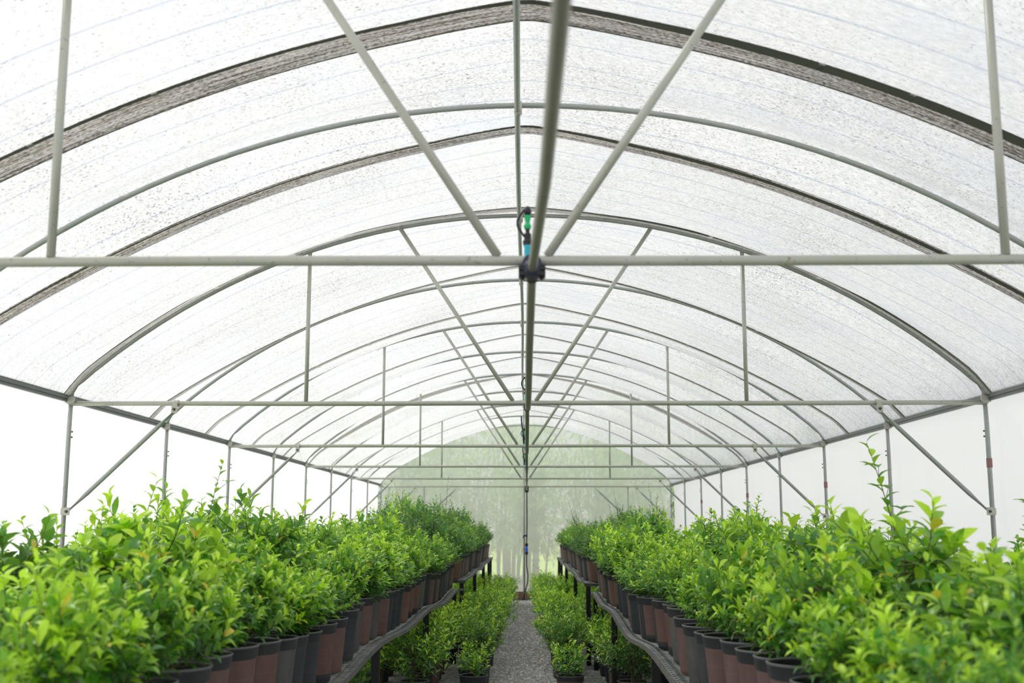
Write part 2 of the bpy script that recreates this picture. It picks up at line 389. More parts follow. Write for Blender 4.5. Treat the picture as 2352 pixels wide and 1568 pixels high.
# ------------------------------------------------------------------ film
def hoop_dist(y):
    k = (y - D1) / (LB / 2); return abs(k - round(k)) * LB / 2
def sag(x, y):
    a = abs(x)
    s = 0.12 * math.sin(math.pi * min(a, 1.9) / 3.8) if a < 1.9 else 0.12
    if a > 1.9: s *= math.cos(0.5 * math.pi * min(1.0, (a - 1.9) / 1.08)) ** 0.8
    f = min(1.0, hoop_dist(y) / 0.42); f = f * f * (3 - 2 * f)
    return s * f
def film_z(x, y):
    a = min(abs(x), 2.93)
    z = arc_z(a) + 0.022 + 0.02 * max(0, 1 - abs(x) / 0.5)
    if abs(x) > 2.85: z = arc_z(2.85) + 0.022 + (EAVE + 0.04 - arc_z(2.85) - 0.022) * ((abs(x) - 2.85) / 0.16) ** 1.15
    return z - sag(x, y)
XS = list(np.linspace(-2.85, 2.85, 78)); XS = [-3.01, -2.99, -2.95, -2.9] + [float(x) for x in XS] + [2.9, 2.95, 2.99, 3.01]
def film_strip(ys, dz=0.0, xs=XS):
    vs = []; fs = []; n = len(xs)
    for y in ys:
        for x in xs: vs.append((x, y, film_z(x, y) + dz))
    for j in range(len(ys) - 1):
        for i in range(n - 1):
            fs.append((j*n + i, j*n + i + 1, (j+1)*n + i + 1, (j+1)*n + i))
    return vs, fs
ys = [float(v) for v in np.arange(Y0, D_END, 0.1)] + [D_END]
mb = MB(); mb.add(*film_strip(ys)); tag(mb.build('ceiling', M['roof']), 'milky arched roof film under a woven shade net', 'roof', kind='structure')
k = 0
SEAMS = [(2.75, .17), (4.42, .19), (5.85, .125), (7.42, .11), (9.12, .10), (10.72, .10), (12.5, .10), (14.2, .10), (15.9, .10), (17.5, .10), (19.2, .10), (20.9, .10)]
for i, (yc, wd) in enumerate(SEAMS[1:]):
    names = ['first', 'second', 'third', 'fourth', 'fifth', 'sixth', 'seventh', 'eighth', 'ninth', 'tenth', 'eleventh']
    t = thing('shade_net_seam', 'dark doubled band of shade net arching over the roof, %s from the camera' % names[i], 'net seam', (0, 0, 0), 0, 'overlap bands of the shade net')
    mb = MB()
    xs = [x for x in XS if abs(x) < 3.0]
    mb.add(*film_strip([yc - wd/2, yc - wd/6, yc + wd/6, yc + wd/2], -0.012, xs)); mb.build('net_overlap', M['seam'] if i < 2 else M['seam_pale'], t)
    mb = MB(); vs = []; fs = []; m = len(xs)          # the hem cord is rolled thicker on the right half
    for x in xs:
        q = wd * (0.10 + 0.24 * min(1, max(0, (x + 0.3) / 1.2)))
        vs += [(x, yc - wd/2 - 0.004, film_z(x, yc) - 0.016), (x, yc - wd/2 + q, film_z(x, yc) - 0.017)]
    for k in range(m - 1): fs.append((2*k, 2*k + 1, 2*k + 3, 2*k + 2))
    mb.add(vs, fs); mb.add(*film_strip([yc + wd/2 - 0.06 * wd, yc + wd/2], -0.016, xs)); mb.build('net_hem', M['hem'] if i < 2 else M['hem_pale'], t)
for i, x0 in enumerate((-1.95, -1.47, 1.17, 1.52, 1.84)):
    mb = MB(); mb.add(*film_strip([y for y in ys if y > 2], -0.022, [x0 - 0.012, x0 + 0.012]))
    tag(mb.build('repair_tape', M['repair']), 'thin clear tape line running lengthwise under the roof, %s from the left wall' % names[i], 'tape', 'lengthwise tape lines on the roof')
def wall_mesh(name, x, lab):
    mb = MB(); ysw = [float(v) for v in np.arange(Y0, D_END, 0.16)] + [D_END]; zs = [float(z) for z in np.linspace(0.0, EAVE + 0.03, 22)]
    r = random.Random(3); vs = []; fs = []
    for y in ysw:
        for z in zs:
            off = 0.010 * math.sin(z * 5 + y * 0.5) + 0.006 * math.sin(y * 3.1 + z) + 0.022 * math.exp(-((z - 1.86 - 0.01 * y) / 0.05) ** 2)
            vs.append((x + math.copysign(off, x), y, z))
    n = len(zs)
    for j in range(len(ysw) - 1):
        for i in range(n - 1): fs.append((j*n + i, j*n + i + 1, (j+1)*n + i + 1, (j+1)*n + i))
    mb.add(vs, fs); tag(mb.build(name, M['wall']), lab, 'wall', kind='structure')
wall_mesh('wall_left', -3.04, 'milky white film wall along the left side')
wall_mesh('wall_right', 3.04, 'milky white film wall along the right side')
mb = MB(); prof = [(x, D_END + 0.03, film_z(x, D_END)) for x in XS]; vs = []; fs = []; n = len(XS)
for (x, y, z) in prof:
    for q in range(9): vs.append((x, y + 0.01 * math.sin(x * 4 + q), z * q / 8))
for i in range(n - 1):
    for q in range(8): fs.append((i*9 + q, i*9 + q + 1, (i+1)*9 + q + 1, (i+1)*9 + q))
mb.add(vs, fs); tag(mb.build('wall_back', M['end']), 'hazy film gable wall with greenery showing through', 'wall', kind='structure')
mb = MB(); mb.box((-2.95, D_END - 0.03, 0.02), (2.95, D_END + 0.015, 0.17)); tag(mb.build('trim_1', M['wood'], None, False), 'weathered brown board along the foot of the gable wall', 'board', kind='structure')
mb = MB(); mb.box((-2.95, D_END - 0.08, 0.0), (2.95, D_END - 0.035, 0.035)); tag(mb.build('trim_2', M['galv_dark'], None, False), 'dark steel sill rail in front of the gable board', 'rail', kind='structure')

# ------------------------------------------------------------------ ground
mb = MB(); mb.add([(-3.1, Y0, 0), (3.1, Y0, 0), (3.1, D_END + 0.1, 0), (-3.1, D_END + 0.1, 0)], [(0, 1, 2, 3)])
tag(mb.build('floor', M['gravel']), 'grey gravel floor of the aisle', 'floor', kind='structure')
mb = MB(); mb.add([(-60, D_END + 0.1, -0.02), (60, D_END + 0.1, -0.02), (60, D_END + 12.0, -0.02), (-60, D_END + 12.0, -0.02)], [(0, 1, 2, 3)])
tag(mb.build('ground_outside', M['earth']), 'bare earth just outside the gable wall', 'ground', kind='structure')
mb = MB(); mb.add([(-60, D_END + 12.0, -0.02), (60, D_END + 12.0, -0.02), (60, 120, -0.02), (-60, 120, -0.02)], [(0, 1, 2, 3)])
tag(mb.build('lawn', M['lawn']), 'bright lawn beyond the gable wall', 'lawn', kind='structure')
mb = MB()
for (xa, xb) in ((-60, -3.2), (3.2, 60)): mb.add([(xa, -30, -0.02), (xb, -30, -0.02), (xb, D_END + 0.1, -0.02), (xa, D_END + 0.1, -0.02)], [(0, 1, 2, 3)])
tag(mb.build('ground_beside', M['pale']), 'unseen ground beside the tunnel, made pale to bounce light onto the walls', 'ground', kind='structure')  # out of view; whitened to brighten the side walls by bounce
r = random.Random(5); mb = MB()
for q in range(5200):
    x = r.uniform(-0.42, 0.40); y = 9.5 + (D_END - 9.7) * r.random(); s = r.uniform(0.006, 0.017)
    a = r.uniform(0, 3.14); ca, sa = math.cos(a), math.sin(a); vs = []
    for (u, v_, h) in ((-1, -.6, 0), (.9, -.8, 0), (1.1, .6, 0), (-.8, .8, 0), (-.5, -.3, .7), (.5, -.4, .9), (.6, .4, .8), (-.4, .4, .6)):
        u *= s * r.uniform(.8, 1.2); v_ *= s * r.uniform(.7, 1.1); vs.append((x + u*ca - v_*sa, y + u*sa + v_*ca, h * s * 0.9))
    mb.add(vs, [(4,5,6,7),(0,1,5,4),(1,2,6,5),(2,3,7,6),(3,0,4,7)], r.choice((0, 0, 0, 1, 1, 2)))
tag(mb.build('gravel_stones', M['stone'], None, False), 'loose grey stones covering the aisle between the benches', 'gravel', kind='stuff')

# ------------------------------------------------------------------ overhead water pipe with sprinklers
def pipe_xz(y):
    x = float(np.interp(y, [0.7, 1.54, 2.42, 3.38, 4.2, 7.4, 11.5, 23.8], [.050, .050, .042, .018, .012, .009, .009, .020]))
    u = ((y - D1) / LB) % 1.0; k = math.floor((y - D1) / LB)
    deep = {-1: 0.03, 0: 0.185, 1: 0.165, 2: 0.15, 3: 0.13, 4: 0.10}.get(k, 0.0)
    z = EAVE - 0.030 - deep * math.sin(math.pi * u ** 0.85) ** 1.2
    return x, z
wp = thing('water_pipe', 'olive grey water pipe slung lengthwise under the tie beams', 'pipe', (0, 0, 0))
ysp = [float(v) for v in np.linspace(0.7, D_END - 0.12, 260)]
mb = MB(); mb.tube([(pipe_xz(y)[0], y, pipe_xz(y)[1]) for y in ysp], 0.0142, 20); mb.build('pipe_run', M['pvc'], wp)
for i in range(NB):
    y = D1 + LB * i - 0.01; x, z = pipe_xz(y)
    mb = MB(); mb.tube([(x, y - 0.035, z), (x, y - 0.025, z), (x, y + 0.025, z), (x, y + 0.035, z)], [0.0165, 0.023 if i else 0.027, 0.023 if i else 0.027, 0.0165], 20)
    if i == 0: mb.tube([(x, y - 0.020, z + 0.016), (x, y + 0.020, z + 0.016)], 0.0285, 18)
    c = mb.build('saddle_clamp', M['navy_plastic'] if i == 0 else M['black_plastic'], wp); smooth_angle(c)
    if i == 0:
        mb = MB()
        for sx in (-1, 1):
            mb.box((x + sx*0.026 - 0.014, y - 0.03, z - 0.022), (x + sx*0.026 + 0.014, y + 0.03, z - 0.010)); mb.box((x + sx*0.026 - 0.014, y - 0.03, z - 0.006), (x + sx*0.026 + 0.014, y + 0.03, z + 0.006))
            mb.tube([(x + sx*0.029, y, z - 0.032), (x + sx*0.029, y, z + 0.014)], 0.006, 6)
        mb.tube([(x, y - 0.028, z - 0.012), (x, y + 0.028, z - 0.012)], 0.0250, 16)
        smooth_angle(mb.build('clamp_lug', M['black_plastic'], c))
def sprinkler(y, dx, label, green_lo=False):
    x, z = pipe_xz(y); x += dx; z = EAVE - 0.010
    t = thing('mist_sprinkler', label, 'sprinkler', (x, y, z), 0, 'sprinklers on the water pipe')
    t.scale = (1.12, 1.12, 1.12)
    mb = MB(); mb.lathe([(0, 0), (.012, 0), (.014, .02), (.0105, .022), (.0095, .065), (.011, .068), (.011, .075), (0, .075)], 14); smooth_angle(mb.build('riser', M['cyan_plastic'], t))
    mb = MB(); mb.lathe([(0, .073), (.012, .073), (.014, .085), (.010, .09), (.010, .105), (.006, .110), (.006, .125), (0, .125)], 14); smooth_angle(mb.build('nozzle_body', M['black_plastic'], t))
    mb = MB(); mb.lathe([(0, .118), (.009, .12), (.011, .128), (.006, .138), (.009, .150), (.010, .158), (0, .16)], 12); smooth_angle(mb.build('spinner', M['green_plastic'], t))
    mb = MB(); mb.lathe([(0, .160), (.007, .160), (.012, .167), (.010, .176), (.005, .184), (0, .186)], 12); mb.build('cap', M['black_plastic'], t)
    mb = MB(); pts = [(-0.008 - 0.020 * math.sin(math.pi * s), 0, .098 + 0.078 * s) for s in np.linspace(0, 1, 12)]; mb.tube(pts, 0.0035, 8); mb.build('bracket_loop', M['black_plastic'], t)
sprinkler(D1 + 0.10, -0.012, 'cyan and green mist sprinkler above the nearest tie beam')
sprinkler(D1 + LB + 0.12, -0.006, 'mist sprinkler at the second tie beam, nearly hidden by the water pipe')
sprinkler(D1 + LB * 2 + 0.2, -0.026, 'small cyan sprinkler standing above the third tie beam')
sprinkler(D1 + LB * 3 + 0.2, -0.022, 'tiny cyan and green sprinkler above the fourth tie beam')
mb = MB(); y = D_END - 0.10
x0, z0 = pipe_xz(D_END - 0.12)
mb.tube([(x0, y, z0 + .03), (x0, y, z0 - .05), (x0 + .004, y, 1.55), (x0 - .006, y, 1.1), (x0 - .006, y, 0.7), (x0 + .02, y, 0.5), (x0 + .012, y, 0.35), (x0 - .03, y, 0.2), (x0 - .075, y, 0.0)], 0.0125, 12)
fp = thing('feed_hose', 'black feed hose dropping down the centre post with a blue valve', 'hose'); mb.build('hose', M['black_plastic'], fp)
mb = MB(); mb.tube([(x0, y, z0 - .09), (x0, y, z0 - .06), (x0, y, z0 + .02), (x0, y, z0 + .05)], [.03, .042, .042, .03], 14); smooth_angle(mb.build('elbow', M['black_plastic'], fp))
mb = MB(); xv = x0 - .006; mb.tube([(xv, y - .01, .96), (xv, y - .01, .985), (xv, y - .01, 1.005), (xv, y - .01, 1.03), (xv, y - .01, 1.055), (xv, y - .01, 1.08)], [.024, .024, .030, .030, .024, .024], 14)
vl = smooth_angle(mb.build('valve_body', M['blue_plastic'], fp))
for z in (.925, 1.09): mb = MB(); mb.tube([(xv, y - .01, z - .015), (xv, y - .01, z - .008), (xv, y - .01, z + .04), (xv, y - .01, z + .047)], [.024, .031, .031, .024], 14); smooth_angle(mb.build('union_nut', M['black_plastic'], vl))
mb = MB(); mb.tube([(xv - .02, y - .01, 1.017), (xv - .045, y - .02, 1.02), (xv - .07, y - .02, 1.03)], [.008, .012, .014], 10); mb.build('valve_handle', M['red_plastic'], vl)
mb = MB(); mb.tube([(xv - .012, y, 1.27), (xv - .012, y, 1.31)], .034, 12); mb.box((xv - .075, y - .02, 1.285), (xv - .01, y, 1.30)); mb.box((xv - .075, y - .02, 1.24), (xv - .055, y, 1.30)); mb.build('tie_strap', M['navy_plastic'], fp)
for (ya, yb, lab) in ((D1 + LB * 2 - .9, D1 + LB * 2 + .0, 'third'), (D1 + LB * 3 - 1.6, D1 + LB * 3 + .1, 'fourth')):
    x, z = pipe_xz(yb); mb = MB()
    mb.tube([(-.045, yb - .02, EAVE + .30), (-.040, yb - .02, EAVE + .22), (-.03, yb - .02, EAVE + .15), (-.02, yb - .02, EAVE + .02)], .008, 8)
    tag(mb.build('thin_hose', M['navy_plastic']), 'thin navy hose standing beside the water pipe above the %s tie beam' % lab, 'hose', 'thin hoses by the water pipe')

# ------------------------------------------------------------------ benches
def edge_x(side, y):
    if side < 0: return -(0.745 + 0.0195 * max(0, 13.3 - y)) if y < 13.1 else -(0.70 - 0.005 * (y - 13.1))
    return 0.69 if y < 12.65 else 0.635 - 0.003 * (y - 12.65)
LEGS = {(-1, 0): [1.0, 4.05, 7.15, 10.05, 13.0], (-1, 1): [13.55, 16.6, 19.6, 22.0, 23.0], (1, 0): [0.7, 3.7, 6.75, 9.85, 12.45], (1, 1): [12.85, 15.9, 19.1, 21.6, 22.9]}
BZ = {0: CAM_Z - 0.70, 1: CAM_Z - 0.62}
def bench_z(side, y):
    b = 0 if y < (13.3 if side < 0 else 12.65) else 1
    L = LEGS[(side, b)]; z = BZ[b]
    for a, c in zip(L[:-1], L[1:]):
        if a <= y <= c:
            u = (y - a) / (c - a); z -= (0.045 if b == 0 else 0.03) * math.sin(math.pi * u) ** 2 * (1 + 0.35 * math.sin(a * 5))
    return z
BW = 1.85
def bench(side, b, label):
    L = LEGS[(side, b)]; y0, y1 = L[0] - (0.12 if b == 0 else 0.08), L[-1] + 0.1
    t = thing('plant_bench', label, 'bench', (0, 0, 0), 0, 'steel mesh plant benches')
    # expanded metal: zigzag strands that touch at the knuckles
    mb = MB(); px, py = 0.034, 0.030; nrow = int(BW / px)
    nseg = int((y1 - y0) / py)
    V = []; F = []
    for rI in range(nrow):
        base = len(V)
        for s in range(nseg + 1):
            y = y0 + s * py; amp = px / 2 * (1 if (s + rI) % 2 else -1)
            xx = edge_x(side, y) + side * (0.004 + px * (rI + 0.5) + amp); z = bench_z(side, y) - 0.003
            wv = 0.0032; tz = 0.0030 * (1 if s % 2 else -1)
            V += [(xx - wv, y, z - tz), (xx + wv, y, z + tz), (xx, y, z - 0.005)]
        for s in range(nseg):
            a = base + s * 3; c = a + 3
            F += [(a, a + 1, c + 1, c), (a + 1, a + 2, c + 2, c + 1), (a + 2, a, c, c + 2)]
    mb.add(V, F); mb.build('mesh_top', M['mesh_steel'], t, False)
    for off, nm in ((0.0, 'front_rail'), (BW, 'back_rail')):
        mb = MB(); ny = int((y1 - y0) / 0.1); vs = []; fs = []
        for s in range(ny + 1):
            y = y0 + (y1 - y0) * s / ny; x = edge_x(side, y) + side * off; z = bench_z(side, y)
            sg = 1 if off == 0 else -1
            pr = [(0, .004), (0, -.020), (side * sg * .003, -.020), (side * sg * .003, 0), (side * sg * .008, 0), (side * sg * .008, .004)]
            vs += [(x + a, y, z + c) for a, c in pr]
        for s in range(ny):
            for q in range(6): fs.append((s*6 + q, s*6 + (q+1) % 6, (s+1)*6 + (q+1) % 6, (s+1)*6 + q))
        fs += [tuple(range(6)), tuple(ny*6 + q for q in range(5, -1, -1))]
        mb.add(vs, fs); mb.build(nm, M['rusty'], t, False)
    for y in L:
        z = bench_z(side, y); xe = edge_x(side, y)
        mb = MB(); xa, xb = sorted((xe + side * 0.004, xe + side * (BW - 0.004)))
        mb.box((xa, y - 0.02, z - 0.040), (xb, y + 0.02, z - 0.009)); mb.build('crossbar', M['rusty'] if b else M['black_steel'], t, False)
        for off in (0.045, BW - 0.05, ):
            xc = xe + side * off
            mb = MB(); mb.box((xc - 0.024, y - 0.024, 0.0), (xc + 0.024, y + 0.024, z - 0.040))
            mb.build('leg', M['black_steel'], t, False)
    # slack stay under the deck near the joint
    if b == 0:
        y = L[-1] - 0.25; xe = edge_x(side, y) + side * 0.10
        mb = MB(); mb.tube([(xe, y, BZ[0] - 0.04), (xe + side*-.005, y, .62), (xe + side*.02, y + .05, .50), (xe + side*.045, y + .1, .6), (xe + side*.05, y + .12, BZ[0] - .04)], .007, 6); mb.build('cable_loop', M['black_plastic'], t)
bench(-1, 0, 'near left sagging mesh bench on black legs, rim of pots above the aisle')
bench(-1, 1, 'far left mesh bench with a rusty front corner, past the left joint')
bench(1, 0, 'near right sagging mesh bench on black legs, brown pot close to its edge')
bench(1, 1, 'far right mesh bench behind the right joint, nearest the gable')

# ------------------------------------------------------------------ plants
def leaf_template(detail, wr, droop=0.22, fold=0.18):
    if detail == 2:
        rows = [(0.0, 0.0), (0.22, 0.72), (0.48, 1.0), (0.76, 0.66), (1.0, 0.0)]
    elif detail == 1:
        rows = [(0.0, 0.0), (0.42, 1.0), (1.0, 0.0)]
    else:
        rows = None
    V = []; F = []
    if rows is None:
        V = [(0, 0, 0), (-wr/2, 0.45, fold*wr), (0, 1, -droop), (wr/2, 0.45, fold*wr)]; F = [(0, 1, 2, 3)] if False else [(0, 2, 1, -1), (0, 3, 2, -1)]
        return np.array(V, float), [tuple(i for i in f if i >= 0) for f in F], np.array([0, .45, 1, .45])
    idx = []; T = []
    for (t, wd) in rows:
        z = -droop * t * t + 0.06 * math.sin(math.pi * t)
        if wd == 0: V.append((0, t, z)); idx.append((len(V) - 1,)); T.append(t)
        else:
            V += [(-wd*wr/2, t, z + fold*wr*wd), (0, t, z), (wd*wr/2, t, z + fold*wr*wd)]; idx.append((len(V)-3, len(V)-2, len(V)-1)); T += [t]*3
    for a, b in zip(idx[:-1], idx[1:]):
        if len(a) == 1: F += [(a[0], b[1], b[0]), (a[0], b[2], b[1])]
        elif len(b) == 1: F += [(a[0], a[1], b[0]), (a[1], a[2], b[0])]
        else: F += [(a[0], a[1], b[1], b[0]), (a[1], a[2], b[2], b[1])]
    return np.array(V, float), F, np.array(T)
def leaf_mesh(name, leaves, tmpl, mat):
    """leaves: list of (pos, dir, up, length, age, rand)"""
    V0, F0, T0 = tmpl; n = len(leaves); nv = len(V0)
    pos = np.array([l[0] for l in leaves]); d = np.array([l[1] for l in leaves]); up = np.array([l[2] for l in leaves])
    L = np.array([l[3] for l in leaves]); age = np.array([l[4] for l in leaves]); rd = np.array([l[5] for l in leaves])
    d /= np.linalg.norm(d, axis=1, keepdims=True)
    side = np.cross(d, up); side /= (np.linalg.norm(side, axis=1, keepdims=True) + 1e-9); nrm = np.cross(side, d)
    W = pos[:, None, :] + L[:, None, None] * (side[:, None, :] * V0[None, :, 0:1] + d[:, None, :] * V0[None, :, 1:2] + nrm[:, None, :] * V0[None, :, 2:3])
    me = bpy.data.meshes.new(name); me.vertices.add(n * nv); me.vertices.foreach_set('co', W.reshape(-1).astype(np.float32))
    fl = np.array([i for f in F0 for i in f]); sz = np.array([len(f) for f in F0]); nl = len(fl)
    me.loops.add(n * nl); me.loops.foreach_set('vertex_index', (fl[None, :] + (np.arange(n) * nv)[:, None]).reshape(-1).astype(np.int32))
    me.polygons.add(n * len(F0)); tot = np.tile(sz, n); st = np.concatenate([[0], np.cumsum(tot)[:-1]])
    me.polygons.foreach_set('loop_start', st.astype(np.int32)); me.polygons.foreach_set('loop_total', tot.astype(np.int32))
    me.materials.append(mat); me.update(calc_edges=True)
    a = me.color_attributes.new('leaf', 'FLOAT_COLOR', 'POINT')
    col = np.zeros((n, nv, 4), np.float32); col[:, :, 0] = age[:, None]; col[:, :, 1] = rd[:, None]; col[:, :, 2] = T0[None, :]; col[:, :, 3] = 1
    a.data.foreach_set('color', col.reshape(-1)); me.shade_smooth(); return me
def grow(seed, H, R, nshoot, leafL, per, style='bush', spike=0.0):
    """returns stems (polylines with radii) and leaves, origin at soil level"""
    r = random.Random(seed); stems = []; leaves = []
    nt = r.choice((2, 3)); trunks = []
    for k in range(nt):
        a = r.uniform(0, 6.28); pts = [Vector((0.012*math.cos(a), 0.012*math.sin(a), -0.02))]; h = H * r.uniform(0.5, 0.75); lean = r.uniform(0.1, 0.35) * R
        for s in range(1, 6):
            u = s / 5; pts.append(Vector((math.cos(a)*(0.012 + lean*u*u), math.sin(a)*(0.012 + lean*u*u), h*u)) + Vector((r.uniform(-1,1), r.uniform(-1,1), 0))*0.006)
        stems.append((pts, [0.0055 * (1 - 0.65*i/5) for i in range(6)])); trunks.append(pts)
    for k in range(nshoot):
        tp = r.choice(trunks); u = r.uniform(0.12, 1.0); i = min(4, int(u*5)); p0 = tp[i].lerp(tp[i+1], u*5 - i)
        a = r.uniform(0, 6.28); el = r.uniform(-0.05, 0.75) + 0.6*u
        # target on the crown shell
        ta = a; tz = H * min(1.0, max(0.10, u * 0.62 + 0.30 * r.random() + 0.12)); fr = math.sqrt(max(0.06, 1 - (max(0, tz/H - 0.42)/0.62)**2))
        if style == 'upright': fr *= 0.8
        tgt = Vector((math.cos(ta)*R*fr*r.uniform(.55, 1.08), math.sin(ta)*R*fr*r.uniform(.55, 1.08), tz + H*0.08*r.uniform(-1, 1)))
        mid = p0.lerp(tgt, 0.5) + Vector((0, 0, -0.03 * R / 0.25)) + Vector((math.cos(a), math.sin(a), 0)) * 0.02
        pts = [p0*(1-s)**2 + mid*(2*s*(1-s)) + tgt*s*s for s in (0, .25, .5, .75, 1)]
        if r.random() < 0.5: pts.append(tgt + Vector((math.cos(a)*.01, math.sin(a)*.01, 0.03 + 0.03*r.random())))
        stems.append((pts, [0.0026*(1 - 0.6*q/len(pts)) for q in range(len(pts))]))
        n = per + r.randint(-2, 2); ph = r.uniform(0, 6.28); m = len(pts) - 1; young = r.random()
        for q in range(n):
            s = 0.22 + 0.78 * q / max(1, n - 1); j = min(m - 1, int(s*m)); p = pts[j].lerp(pts[j+1], s*m - j); tg = (pts[j+1] - pts[j]).normalized()
            ph += 2.4 + r.uniform(-.3, .3)
            e1 = tg.cross(Vector((0, 0, 1)));
            e1 = e1.normalized() if e1.length > 1e-3 else Vector((1, 0, 0)); e2 = tg.cross(e1)
            out = e1*math.cos(ph) + e2*math.sin(ph); out.z *= 0.75; out.z += 0.12
            d = out*r.uniform(.75, 1.1) + tg*(0.35 + 0.5*s) + Vector((p.x, p.y, 0)) * (1.0 / R * 0.25)
            up = Vector((r.uniform(-.35, .35), r.uniform(-.35, .35), 1.0)) + Vector((p.x, p.y, 0)) * (0.5 / R) - d.normalized() * 0.1
            tip = max(0, (s - 0.55) / 0.45)
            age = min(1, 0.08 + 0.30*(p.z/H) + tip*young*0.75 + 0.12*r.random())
            ll = leafL * r.uniform(0.75, 1.15) * (1 - 0.35*tip*(s > 0.9))
            leaves.append((tuple(p), tuple(d), tuple(up), ll, age, r.random()))
    for k in range(int(spike)):       # leggy shoots above the crown
        a = r.uniform(0, 6.28); rr = R * r.uniform(0, .45); p = Vector((math.cos(a)*rr, math.sin(a)*rr, H*0.75)); pts = [p]; hh = H * r.uniform(.35, .55); lx = r.uniform(-.3, .3); ly = r.uniform(-.3, .3)
        for s in range(1, 7): pts.append(p + Vector((lx*hh*(s/6)**1.5, ly*hh*(s/6)**1.5, hh*s/6)))
        stems.append((pts, [0.0028*(1-.12*q) for q in range(7)])); ph = 0
        for q in range(11):
            s = q/10; j = min(5, int(s*6)); p = pts[j].lerp(pts[j+1], s*6-j); ph += 2.4
            d = (math.cos(ph), math.sin(ph), 0.55 + .5*s); leaves.append((tuple(p), d, (r.uniform(-.3,.3), r.uniform(-.3,.3), 1), leafL*(.95-.4*s), .45+.5*s*r.random(), r.random()))
    return stems, leaves
def stem_mesh(name, stems, seg=5):
    mb = MB()
    for pts, rr in stems: mb.tube(pts, rr, seg, False)
    return mb.mesh(name, M['stem'])
T2 = leaf_template(2, 0.46); T1 = leaf_template(1, 0.46); T2n = leaf_template(2, 0.30); T1n = leaf_template(1, 0.32); TB = leaf_template(1, 0.14, 0.3, 0.05)
# crown variants: (foliage mesh, stem mesh, nominal height, phrase)
VAR = {'near': [], 'mid': [], 'far': [], 'ground': []}
def variant(kind, seed, H, R, ns, L, per, tm, mat, phrase, style='bush', spike=0):
    st, lv = grow(seed, H, R, ns, L, per, style, spike)
    VAR[kind].append((leaf_mesh('foliage', lv, tm, mat), stem_mesh('stem', st), H * (1.16 if spike else 1.0), phrase))
for s in range(5): variant('near', 100 + s, 0.42, 0.27, 46, 0.078, 13, T2, M['leaf'], 'broad-leaved', spike=(0, 1, 2, 0, 1)[s])
for s in range(6): variant('mid', 200 + s, 0.42, 0.26, 52, 0.066, 13, T2, M['leaf'], ('round-crowned', 'bushy', 'spreading', 'dense', 'loose', 'full')[s], spike=(0, 1, 0, 2, 1, 0)[s])
for s in range(5): variant('far', 300 + s, 0.44, 0.27, 60, 0.056, 13, T1, M['leaf'] if s % 2 else M['leaf_dark'], ('dark-leaved', 'small-leaved', 'dark-leaved', 'light', 'dark-leaved')[s], spike=(1, 0, 2, 1, 1)[s])
for s in range(5): variant('ground', 400 + s, 0.34, 0.27, 50, 0.055, 12, T1 if s % 2 else T1n, M['leaf'] if s != 2 else M['leaf_dark'], ('narrow-leaved', 'bushy', 'narrow-leaved', 'low', 'spreading')[s])
variant('ground', 410, 0.26, 0.19, 20, 0.060, 9, T2, M['leaf'], 'sparse young')
TALL = []
for s in range(3):
    st, lv = grow(500 + s, 0.50, 0.24, 56, 0.060, 13, 'upright', 3); TALL.append((leaf_mesh('foliage', lv, T2n, M['leaf_dark']), stem_mesh('stem', st), 0.62, 'tall upright narrow-leaved'))

POT_H = 0.27
def pot_meshes():
    out = {}
    body = [(0, 0.0), (.092, 0.0), (.096, .004), (.098, .020), (.1155, .218), (.1165, .225), (.112, .225), (.095, .03), (0, .03)]
    rim = [(.1120, .224), (.1185, .224), (.1205, .228), (.1240, .262), (.1262, .264), (.1268, .269), (.1245, .2705), (.1190, .268), (.1155, .230), (.1120, .224)]
    for nm in ('brown', 'brown_foot', 'black', 'grey'):
        mb = MB(); mb.lathe(body, 32); me = mb.mesh('pot', M['pot_' + nm]); me.set_sharp_from_angle(angle=math.radians(40)); out[nm] = me
    mb = MB(); mb.lathe(rim, 32); me = mb.mesh('rim', M['rim']); me.set_sharp_from_angle(angle=math.radians(50)); out['rim'] = me
    for q in range(3):
        r = random.Random(q); mb = MB(); n = 28; vs = [(0, 0, .238)]; fs = []
        rings = (.03, .06, .09, .1135)
        for ri, rr in enumerate(rings):
            for k in range(n):
                a = 6.2832*k/n; vs.append((rr*math.cos(a), rr*math.sin(a), .236 - .010*(ri == 3) + r.uniform(-.006, .006)))
        for k in range(n): fs.append((0, 1 + k, 1 + (k+1) % n))
        for ri in range(3):
            for k in range(n): a = 1 + ri*n; b = a + n; fs.append((a + k, b + k, b + (k+1) % n, a + (k+1) % n))
        mb.add(vs, fs)
        for c in range(26):
            a = r.uniform(0, 6.28); rr = r.uniform(.02, .105); x, y = rr*math.cos(a), rr*math.sin(a); s = r.uniform(.004, .010); b2 = r.uniform(0, 3)
            u = Vector((math.cos(b2), math.sin(b2), r.uniform(-.4, .4)))*s; v = Vector((-math.sin(b2), math.cos(b2), r.uniform(-.4, .4)))*s*.6; c0 = Vector((x, y, .242)); h = Vector((0, 0, .003))
            mb.add([c0-u-v, c0+u-v, c0+u+v, c0-u+v, c0-u-v+h, c0+u-v+h, c0+u+v+h, c0-u+v+h], [(0,3,2,1),(4,5,6,7),(0,1,5,4),(1,2,6,5),(2,3,7,6),(3,0,4,7)], 1)
        out['soil%d' % q] = mb.mesh('soil', [M['soil'], M['bark']], False)
    return out
PM = pot_meshes()
POTWORD = {'brown': 'brown pot', 'brown_foot': 'brown pot with black foot', 'black': 'charcoal pot', 'grey': 'dusty grey pot'}
